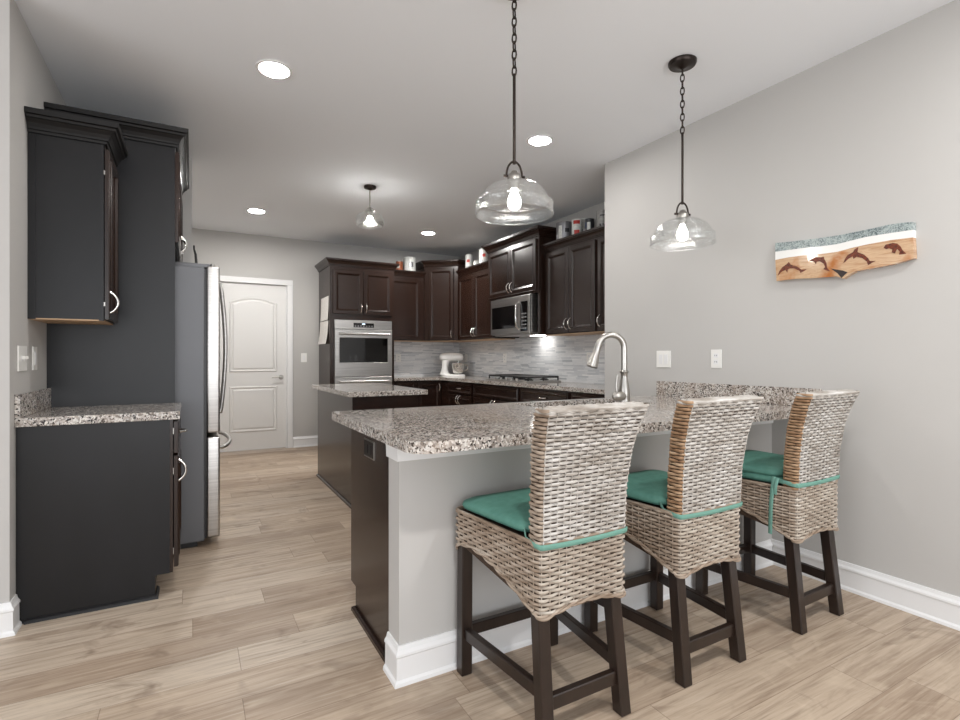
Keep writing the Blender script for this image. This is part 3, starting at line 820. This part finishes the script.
b.loops([rr(1.60, 2.39, 2.10, 2.435, CT0 - .002), rr(1.622, 2.368, 2.122, 2.435, CT0 - .002), rr(1.63, 2.36, 2.13, 2.43, .70), rr(1.66, 2.33, 2.16, 2.41, .68)], False, True)
b.build('basin', 'steel', t); b = MB(); b.lathe([(.045, 0), (.045, .004), (.03, .003), (.005, .002)], (1.995, 2.29, .6805), 20); b.build('drain', 'chrome', t, 40)

# faucet
fx, fy = 2.045, 2.055
cr = Vector((.8728, -.488, 0))        # spout plane
t = thing('faucet', (fx, fy, .9155), 'brushed nickel gooseneck faucet with pull-down spray head', 'faucet')
b = MB(); b.lathe([(.034, 0), (.034, .006), (.028, .012), (.031, .05), (.031, .08), (.024, .125), (.018, .16), (.0175, .18), (.022, .184), (.022, .194), (.0165, .198)], (fx, fy, .9155), 24); b.build('body', 'nickel', t, 50)
sd = Vector((-.93, .36, 0)).normalized(); rad = .074; zc = 1.232
pts = [Vector((fx, fy, 1.105)), Vector((fx, fy, 1.18))]
for i in range(17):
    q = R(-8 + 11.3 * i) if False else R(180 * i / 16 * .93)
    pts.append(Vector((fx, fy, zc)) + sd * (rad - rad * math.cos(q)) + UP * rad * math.sin(q))
b = MB(); b.tube(pts, .0165, 14); b.build('spout', 'nickel', t, 60)
e = pts[-1]; dn = (pts[-1] - pts[-2]).normalized()
b = MB(); b.tube([e - dn * .004, e + dn * .004, e + dn * .01, e + dn * .05, e + dn * .09, e + dn * .118, e + dn * .124], [.0185, .0195, .018, .020, .027, .031, .024], 18); b.build('spray_head', 'nickel', t, 40)
hb = Vector((fx, fy, .975)); hs = Vector((-.87, -.1, 0)).normalized()
b = MB(); b.tube([hb, hb + hs * .045, hb + hs * .075, hb + hs * .09], [.028, .027, .022, .006], 16)
b.tube([hb + hs * .062 + UP * .015, hb + hs * .066 + UP * .06, hb + hs * .058 + UP * .115], [.008, .007, .006], 10); b.build('lever_handle', 'nickel', t, 50)

# ------------------------------------------------------------ switches and outlets
def plate(axis, wall, a, z, w, h, label, style, cat='switch', name='light_switch', sgn=-1):
    """axis 'x': on a wall of constant x; sgn: direction the plate faces"""
    loc = (wall, a, z) if axis == 'x' else (a, wall, z)
    t = thing(name, loc, label, cat)
    def bx(nm, m, a0, a1, z0, z1, d0, d1, bev=0.):
        lo, hi = sorted((wall + sgn * d0, wall + sgn * d1))
        if axis == 'x': return boxo(nm, m, t, lo, hi, a + a0, a + a1, z + z0, z + z1, bev=bev)
        return boxo(nm, m, t, a + a0, a + a1, lo, hi, z + z0, z + z1, bev=bev)
    bx('cover_plate', 'plate', -w / 2, w / 2, -h / 2, h / 2, .0003, .006, .002)
    n = 2 if w > .1 else 1
    for i in range(n):
        c = 0 if n == 1 else (-.023 + .046 * i)
        if style == 'toggle':
            bx('rocker', 'white', c - .006, c + .006, -.012, .012, .0062, .008); bx('toggle', 'plate', c - .004, c + .004, -.002, .010, .0082, .02)
        elif style == 'rocker':
            bx('rocker', 'white', c - .016, c + .016, -.033, .033, .0062, .009, .001)
        else:
            for q in (-.02, .02):
                bx('socket', 'white', c - .016, c + .016, q - .014, q + .014, .0062, .008)
                bx('socket', 'black', c - .008, c - .005, q - .004, q + .006, .0081, .0085); bx('socket', 'black', c + .005, c + .008, q - .004, q + .006, .0081, .0085)
    return t
plate('x', XL, 3.075, 1.178, .135, .115, 'white double toggle switch near the left wall corner', 'toggle', sgn=1)
plate('x', XL, 3.287, 1.178, .075, .115, 'white single switch beside the left wall cabinet panel', 'rocker', sgn=1)
plate('x', XR, 2.55, 1.172, .125, .118, 'white double switch above the granite splash near the faucet', 'rocker')
plate('x', XR, 2.13, 1.175, .075, .118, 'white wall outlet above the granite splash right of the switch', 'outlet', 'outlet', 'electrical_outlet')
plate('y', YB, 1.300, 1.185, .075, .12, 'white light switch beside the back door', 'rocker')
plate('y', YB - .008, 2.62, 1.18, .075, .115, 'white outlet on the mosaic left of the stand mixer', 'outlet', 'outlet', 'electrical_outlet')
plate('x', XK - .008, 6.88, 1.18, .075, .115, 'white outlet on the mosaic right behind the stand mixer', 'outlet', 'outlet', 'electrical_outlet')
plate('x', XK - .008, 5.78, 1.18, .075, .115, 'white outlet on the mosaic left of the cooktop', 'outlet', 'outlet', 'electrical_outlet')
plate('x', XK - .008, 4.10, 1.18, .125, .115, 'white outlet on the mosaic near the faucet spray head', 'outlet', 'outlet', 'electrical_outlet')

# ------------------------------------------------------------ dolphin plaque (outline measured along the wall, metres)
def wy(u, v):        # plaque drawing units -> (y, z) on the wall
    px, py = 760 + u / 5.647, 210 + v / 5.647
    r_, q_ = (px - 480) / 515, (358 - py) / 515
    x_, y_ = .488 + .8728 * r_, .8728 - .488 * r_
    kk = 2.89 / x_
    return (kk * y_, 1.18 + kk * q_)
t = thing('dolphin_plaque', (2.905, 1.42, 1.72), 'long wooden wall plaque with carved dolphins and painted surf', 'wall art')
top = [(88, 187), (200, 176), (330, 160), (450, 142), (560, 120), (640, 103), (720, 85), (800, 72), (865, 68)]
mid = [(88, 282), (160, 268), (250, 256), (350, 248), (440, 236), (520, 214), (600, 196), (740, 170), (866, 155)]
mid2 = [(88, 236), (160, 226), (250, 214), (350, 205), (440, 192), (520, 172), (600, 152), (740, 130), (866, 112)]
bot = [(872, 272), (810, 290), (740, 310), (620, 332), (540, 346), (500, 368), (470, 388), (435, 375), (300, 385), (200, 389), (140, 396), (95, 402)]
MB().prism([wy(*p) for p in top + mid2[::-1]], 2.888, 2.919, 'x').build('painted_surf', 'sea', t)
MB().prism([wy(*p) for p in mid2 + mid[::-1]], 2.888, 2.919, 'x').build('painted_foam', 'mixer', t)
MB().prism([wy(*p) for p in mid + bot], 2.888, 2.919, 'x').build('wood', 'wood', t)
MB().prism([wy(*p) for p in [(400, 330), (430, 336), (470, 342), (497, 352), (478, 368), (462, 384), (440, 358)]], 2.8868, 2.889, 'x').build('knot_hole', 'knot', t)
for pts_ in ([(102, 372), (112, 345), (130, 322), (150, 308), (165, 294), (176, 309), (215, 320), (236, 338), (266, 334), (250, 346), (230, 356), (226, 344), (195, 330), (170, 330), (158, 336), (156, 354), (146, 338), (125, 348), (116, 356)],
             [(276, 288), (298, 276), (318, 266), (345, 268), (362, 263), (364, 276), (377, 298), (380, 325), (398, 346), (380, 342), (360, 334), (370, 322), (362, 304), (340, 290), (322, 292), (318, 306), (308, 292), (292, 288)],
             [(473, 300), (482, 276), (498, 254), (528, 238), (536, 222), (558, 210), (552, 238), (590, 252), (612, 272), (622, 288), (656, 288), (634, 298), (612, 312), (606, 292), (580, 272), (548, 264), (530, 276), (526, 262), (500, 276), (484, 292)],
             [(700, 214), (712, 196), (735, 190), (752, 186), (778, 190), (796, 206), (806, 226), (828, 246), (806, 250), (788, 252), (792, 236), (776, 220), (764, 246), (746, 240), (750, 224), (730, 216), (716, 222)]):
    MB().prism([wy(*p) for p in pts_], 2.8862, 2.889, 'x').build('carved_dolphin', 'dolph', t)

# ------------------------------------------------------------ lights
def downlight(x, y, label):
    t = thing('recessed_light', (x, y, H), label, 'ceiling light', 'recessed ceiling lights')
    MB().lathe([(.095, -.0005), (.094, -.006), (.080, -.008), (.076, -.004), (.076, -.0005)], (x, y, H), 32).build('trim_ring', 'white', t, 40)
    MB().lathe([(.0755, -.001), (.0755, -.0035), (.01, -.0045)], (x, y, H), 32).build('lens', 'lens' if y < 4 else 'lens_k', t, 40)
downlight(.39, 2.99, 'recessed light nearest the left cabinets, large in the ceiling')
downlight(2.19, 3.03, 'recessed light between the two long pendants')
downlight(.60, 5.96, 'recessed light above the back door area')
downlight(2.59, 5.96, 'recessed light near the corner wall cabinets')

def chain(b, x, y, z0, z1, r=.0035):
    n = max(2, round((z1 - z0) / .034)); st = (z1 - z0) / n
    for i in range(n):
        zc = z0 + st * (i + .5); hh = st * .62; ww = .0095
        ax = Vector((1, 0, 0)) if i % 2 else Vector((0, 1, 0))
        ax = Matrix.Rotation(R(30), 3, 'Z') @ ax
        pts = [Vector((x, y, zc)) + ax * ww * math.cos(q) * 1. + UP * (hh * math.sin(q)) for q in (2 * math.pi * j / 12 for j in range(13))]
        b.tube(pts, r, 6, False)
def shell(outer, th=.003):
    return outer + [(outer[-1][0] - th, outer[-1][1] + .0)] + [(max(.01, a - th), b_ - (th * .6 if b_ > .05 else 0)) for a, b_ in outer[::-1]]
DOME = shell([(.024, .138), (.040, .137), (.066, .133), (.096, .122), (.122, .104), (.139, .082), (.1475, .062), (.149, .056), (.158, .054), (.163, .051), (.1645, .047), (.163, .043), (.163, .010), (.166, .006), (.166, .001), (.163, -.002)])
DRUM = shell([(.024, .118), (.060, .117), (.092, .112), (.110, .103), (.122, .085), (.129, .060), (.129, .036), (.122, .014), (.114, .002)])
def pendant(x, y, zb, label, s=1., short=False):
    t = thing('pendant_light', (x, y, zb), label, 'pendant light', None if short else 'pendants over the peninsula')
    MB().lathe([(.072 * s, 0), (.072 * s, -.010), (.066 * s, -.02), (.03, -.024), (.01, -.036), (.004, -.038)], (x, y, H - .0005), 32).build('canopy', 'bronze', t, 40)
    sv, prof = s, (DRUM if short else DOME)
    s = 1.
    zt = zb + (.118 if short else .138)                                 # top of shade
    zy = zt + (.088 if not short else .055)             # top of yoke
    if short:
        MB().tube([(x, y, zy - .01), (x, y, H - .03)], .006, 10).build('rod', 'nickel', t, 50)
    else:
        MB().tube([(x, y, zy - .012), (x, y, 2.375)], .0065, 10).build('rod', 'bronze', t, 50)
        b = MB(); chain(b, x, y, 2.37, H - .034); b.build('chain', 'bronze', t, 50)
    MB().lathe([(.020, -.03), (.022, 0), (.030, .001), (.031, .018), (.026, .030), (.018, .036), (.012, .046), (.006, .048)], (x, y, zt), 20).build('socket', 'nickel', t, 40)
    ax = Vector((.95, -.3, 0)).normalized() if not short else Vector((.87, -.49, 0))
    b = MB(); hy = zy - zt - .026
    pts = [Vector((x, y, zt + .024)) + ax * (.034 * math.cos(q)) + UP * max(0, hy * math.sin(q)) for q in (math.pi * j / 16 for j in range(17))]
    b.tube(pts, .0045, 8)
    for sg in (-1, 1): b.tube([Vector((x, y, zt + .024)) + ax * sg * .02, Vector((x, y, zt + .024)) + ax * sg * .046], .006, 8)
    b.build('yoke', 'bronze' if not short else 'nickel', t, 50)
    b = MB(); n = 48
    b.loops([[(x + r * s * math.cos(2 * math.pi * j / n), y + r * s * math.sin(2 * math.pi * j / n), zb + h * s) for j in range(n)] for r, h in prof], False, False)
    b.build('shade', 'glass', t, 50)
    MB().lathe([(.012, .105 * s), (.014, .095 * s), (.024, .075 * s), (.029, .055 * s), (.025, .035 * s), (.012, .024 * s), (.002, .022 * s)], (x, y, zb), 20).build('bulb', 'bulb_s' if short else 'bulb', t, 60)
pendant(1.184, 1.822, 1.782, 'glass dome pendant on a chain nearest the camera over the peninsula')
pendant(2.27, 1.86, 1.78, 'glass dome pendant on a chain beside the dolphin wall')
pendant(1.42, 4.60, 2.383, 'short semi-flush glass drum light over the island', .78, True)

# ------------------------------------------------------------ wicker counter stools
def hw(z):      # half width of the back
    pts = [(.38, .163), (.60, .177), (.80, .181), (.92, .193), (1.06, .214)]
    for (a, b_), (c_, d_) in zip(pts, pts[1:]):
        if z <= c_: return b_ + (d_ - b_) * (z - a) / (c_ - a)
    return pts[-1][1]
def ry(z):      # y of the rear surface
    pts = [(.38, -.205), (.60, -.222), (.75, -.228), (.88, -.246), (.97, -.272), (1.06, -.312)]
    for (a, b_), (c_, d_) in zip(pts, pts[1:]):
        if z <= c_: return b_ + (d_ - b_) * (z - a) / (c_ - a)
    return pts[-1][1]
def resample(P, n_per, closed=True):
    """walk a polyline and return points, outward normals and arc length"""
    L = [0]
    Q = P + [P[0]] if closed else P
    for a, b_ in zip(Q, Q[1:]): L.append(L[-1] + (b_ - a).length)
    n = max(8, round(L[-1] / n_per)); n += n % 2 if closed else 0
    out = []; j = 0
    for i in range(n if closed else n + 1):
        s_ = L[-1] * i / n
        while j < len(L) - 2 and L[j + 1] < s_: j += 1
        f = (s_ - L[j]) / max(1e-9, L[j + 1] - L[j])
        out.append((Q[j].lerp(Q[j + 1], f), s_))
    return out, L[-1], n
def rounded(poly, r, k=5):
    out = []
    n = len(poly)
    for i, p in enumerate(poly):
        a = Vector(poly[i - 1]); p = Vector(p); c_ = Vector(poly[(i + 1) % n])
        rr_ = min(r, (a - p).length * .45, (c_ - p).length * .45)
        p0 = p + (a - p).normalized() * rr_; p1 = p + (c_ - p).normalized() * rr_
        for q in range(k + 1):
            t_ = q / k; out.append(p0 * (1 - t_) ** 2 + p * 2 * t_ * (1 - t_) + p1 * t_ ** 2)
    return out
def strand(b, ring, z, parity, closed, zfun=None, pit=.031, hgt=.0056, amp=.0036, mfun=None):
    pts, L, n = ring
    ncell = max(2, round(L / pit / 2) * 2)
    N = len(pts); vs = []
    for i, (p, s_) in enumerate(pts):
        a = pts[i - 1][0] if (closed or i) else pts[0][0]; c_ = pts[(i + 1) % N][0] if (closed or i < N - 1) else pts[-1][0]
        d_ = (c_ - a); nn = Vector((d_.y, -d_.x)).normalized()
        w = math.cos(math.pi * s_ / (L / ncell) + parity * math.pi)
        o = .0006 + amp * w
        row = []
        for dz, dn in ((hgt * .95, -.0022), (hgt * .5, .0020), (-hgt * .5, .0020), (-hgt * .95, -.0022)):
            q = p + nn * (o + dn)
            row.append(b.bm.verts.new((q.x, q.y, z + dz)))
        vs.append(row)
    for i in range(N if closed else N - 1):
        j = (i + 1) % N
        if zfun and (zfun(pts[i][0]) > z or zfun(pts[j][0]) > z): continue
        for m in range(3):
            f = b.bm.faces.new((vs[i][m], vs[j][m], vs[j][m + 1], vs[i][m + 1]))
            f.material_index = mfun(pts[i][0]) if mfun else 0
SEAT = .612
FRY, FHW = .250, .231
def skirt_poly(): return [(-hw(.6), ry(.6)), (hw(.6), ry(.6)), (FHW, FRY), (-FHW, FRY)]
def skirt_bottom(p):
    s_ = (p.y - ry(.5)) / (FRY - ry(.5)); s_ = min(1, max(0, s_))
    if s_ < .03:  # rear edge: shallow arch
        return .392 + .022 * max(0, 1 - (abs(p.x) / .15) ** 2)
    if s_ > .97:
        return .470 + .025 * max(0, 1 - (abs(p.x) / .17) ** 2)
    return .392 + .112 * math.sin(min(1, s_ * 1.25) * math.pi / 2) - .03 * max(0, (s_ - .75) / .25) ** 2
def make_stool():
    t = thing('bar_stool', (0, 0, 0), '', 'stool', 'wicker bar stools')
    # legs and stretchers
    def leg(x, y, xt, yt, top):
        h_ = .022
        b = MB(); b.loops([[(x - h_, y - h_, 0), (x + h_, y - h_, 0), (x + h_, y + h_, 0), (x - h_, y + h_, 0)], [(xt - h_, yt - h_, top), (xt + h_, yt - h_, top), (xt + h_, yt + h_, top), (xt - h_, yt + h_, top)]])
        bmesh.ops.bevel(b.bm, geom=b.bm.edges[:], offset=.003, segments=1, affect='EDGES')
        b.build('leg', 'leg', t)
    for sg in (-1, 1):
        leg(sg * .1575, -.2225, sg * .146, -.170, .50)
        leg(sg * .202, .225, sg * .200, .222, .58)
    def bar(name, a, c_, h_, w_):
        a, c_ = Vector(a), Vector(c_); d_ = (c_ - a).normalized(); n_ = Vector((-d_.y, d_.x, 0)).normalized() * w_ / 2
        b = MB(); b.loops([[e + n_ - UP * h_ / 2, e - n_ - UP * h_ / 2, e - n_ + UP * h_ / 2, e + n_ + UP * h_ / 2] for e in (a, c_)])
        bmesh.ops.bevel(b.bm, geom=b.bm.edges[:], offset=.003, segments=1, affect='EDGES')
        b.build(name, 'leg', t)
    for sg in (-1, 1): bar('stretcher', (sg * .200, .205, .155), (sg * .160, -.19, .155), .042, .026)
    bar('stretcher', (-.14, -.207, .118), (.14, -.207, .118), .045, .026)
    bar('stretcher', (-.182, .226, .158), (.182, .226, .158), .042, .026)
    # woven skirt round the seat
    P = rounded(skirt_poly(), .03)
    ring = resample(P, .0071)
    b = MB(); b.mi = 2
    inn = [p * .985 for p in P]
    b.loops([[(p.x, p.y, max(skirt_bottom(p) + .004, .38)) for p in inn], [(p.x, p.y, SEAT - .006) for p in inn]], False, True)
    b.mi = 1
    rows = 18; st = .0128
    mf = lambda p: 0 if p.y < ry(.6) + .012 else 1
    for i in range(rows):
        z = SEAT - .005 - i * st
        strand(b, ring, z, i % 2, True, skirt_bottom, mfun=mf)
    nst = max(2, round(ring[1] / .030 / 2) * 2)
    for i in range(nst):
        s0 = ring[1] * i / nst
        p = min(ring[0], key=lambda q: abs(q[1] - s0))[0]
        pn = p.normalized() * .0006
        z0_ = skirt_bottom(p) + .002
        b.mi = mf(p); b.tube([(p.x + pn.x, p.y + pn.y, z0_), (p.x + pn.x, p.y + pn.y, SEAT)], .0022, 5, False)
    b.mi = 1
    for ph in (0, math.pi):          # braided lower edge
        pts = []
        for p, s_ in ring[0] + [ring[0][0]]:
            q = s_ / .02 + ph; n_ = p.normalized()
            pts.append((p.x + n_.x * (.002 + .004 * math.cos(q)), p.y + n_.y * (.002 + .004 * math.cos(q)), skirt_bottom(p) - .002 + .0045 * math.sin(q)))
        b.tube(pts, .0048, 6, False)
    pts = [(p.x, p.y, SEAT + .001) for p, s_ in ring[0] + [ring[0][0]]]
    b.tube(pts, .006, 6, False)
    b.build('skirt', ['wicker_m', 'wicker_t', 'core'], t, 60, recalc=False)
    # woven backrest, curling backwards at the top
    b = MB(); TH = .064; z1 = 1.020
    def back_poly(z, g=0.):
        w_, y_ = hw(z) - g, ry(z)
        tilt = (ry(z + .01) - ry(z - .01)) / .02
        return [(-w_, y_ + g), (w_, y_ + g), (w_, y_ + TH - g), (-w_, y_ + TH - g)]
    b.mi = 2
    zs = [SEAT - .004, .75, .88, .95, 1.0, z1]
    b.loops([[(p.x, p.y, z) for p in rounded(back_poly(z, .003), .016)] for z in zs], True, True)
    rows = int((z1 - SEAT) / st) + 2
    for i in range(rows):
        z = SEAT + .004 + i * st
        pl_ = rounded(back_poly(z), .017)
        yb, ww = ry(z), hw(z)
        strand(b, resample(pl_, .0071), z, i % 2, True, mfun=lambda p: 0 if (p.y < yb + .010 and abs(p.x) < ww - .006) else 1)
    pit = .028
    for face in (0, 1):
        nx = 13
        for i in range(nx + 1):
            f = -1 + 2 * i / nx
            b.mi = 0 if face == 0 else 1
            pts = [(f * (hw(z) - .012), ry(z) + (-.0006 if face == 0 else TH + .0006), z) for z in zs]
            b.tube(pts, .0022, 5, False)
    # rolled top edge
    ringt = [Vector(p) for p in rounded(back_poly(z1), .02)]
    b.mi = 0
    for kk, (dz, gg, rr_) in enumerate(((.002, .003, .006), (.007, .010, .0065), (.009, .019, .0065), (.009, .027, .006))):
        ring2 = [Vector(p) for p in rounded(back_poly(z1, gg), .016)]
        rs = resample(ring2, .008)[0]
        pts = [(p.x, p.y, z1 + dz + .0016 * math.sin(s_ / .006 + kk)) for p, s_ in rs + [rs[0]]]
        b.tube(pts, rr_, 6, False)
    b.build('backrest', ['wicker_b', 'wicker_o', 'core'], t, 60, recalc=False)
    return t
def make_cushion(double=False):
    t = thing('seat_cushion', (0, 0, 0), '', 'cushion', 'green stool cushions')
    base = rounded([(-.172, -.145), (.172, -.145), (.224, .246), (-.224, .246)], .06, 6)
    z0 = SEAT + .008
    b = MB(); lp = []
    for g, z in ((.02, 0), (.004, .006), (0, .016), (.004, .027), (.02, .036), (.05, .043), (.09, .048), (.14, .050)):
        lp.append([(p.x * (1 - g / .2), p.y * (1 - g / .22) + .04 * g / .22, z0 + z + .004 * math.sin(9 * p.x + 5 * p.y)) for p in base])
    b.loops(lp); b.build('pad', 'green', t, 60)
    if double:
        b = MB(); b.loops([[(x * .98, y, z + .030) for x, y, z in l] for l in lp]); b.build('pad', 'green', t, 60)
    z = .606 if not double else .632
    b = MB(); w = hw(.6) + .006; y_ = ry(.6) - .006; pts = []
    pts += [(-.165, -.12, z0 + .012), (-w + .004, -.15, z + .006), (-w, y_ + .03, z + .003), (-w + .006, y_ + .004, z)]
    n = 14
    pts += [(-w + .02 + (2 * w - .04) * i / n, y_ - .001, z - .004 * math.sin(math.pi * i / n)) for i in range(n + 1)]
    pts += [(w - .006, y_ + .004, z), (w, y_ + .03, z + .003), (w - .004, -.15, z + .006), (.165, -.12, z0 + .012)]
    b.tube(pts, .0095, 8, True, flat=(1, .28)); b.build('tie_strap', 'strap', t, 60)
    return t
def copy_tree(o, parent=None):
    c_ = o.copy(); COL.objects.link(c_)
    if parent: c_.parent = parent
    for ch in list(o.children): copy_tree(ch, c_)
    return c_
st0 = make_stool(); cu0 = make_cushion(); cu3 = make_cushion(True)
b = MB(); w = hw(.6) + .012
b.tube([(-w, -.13, .655), (-w - .012, -.128, .60), (-w - .012, -.122, .52), (-w - .010, -.118, .40)], .009, 8, True, flat=(.3, 1))
b.tube([(-w, -.145, .652), (-w - .012, -.142, .62), (-w - .012, -.14, .60), (-w - .010, -.139, .58)], .009, 8, True, flat=(.3, 1))
b.build('tie_tail', 'strap', cu3, 60)
spots = [(1.094, 1.49, 0), (1.712, 1.49, 0), (2.436, 1.49, 1.5)]
sl = ['wicker bar stool nearest the camera, at the left end of the peninsula', 'middle wicker bar stool between two others at the peninsula', 'wicker bar stool closest to the dolphin wall']
cl = ['flat teal cushion tied to the stool nearest the camera', 'flat teal cushion tied to the middle stool', 'doubled teal cushion with hanging tie on the stool by the wall']
for i, (x, y, a) in enumerate(spots):
    o = st0 if i == 0 else copy_tree(st0)
    o.location = (x, y, 0); o.rotation_euler = (0, 0, R(a)); o['label'] = sl[i]

    o = cu0 if i == 0 else (copy_tree(cu0) if i == 1 else cu3)
    o.location = (x, y, 0); o.rotation_euler = (0, 0, R(a)); o['label'] = cl[i]
for ch in st0.children:          # the nearest stool's side weave is duller
    if ch.name.startswith('backrest'):
        ch.material_slots[1].link = 'OBJECT'; ch.material_slots[1].material = M['wicker_t']
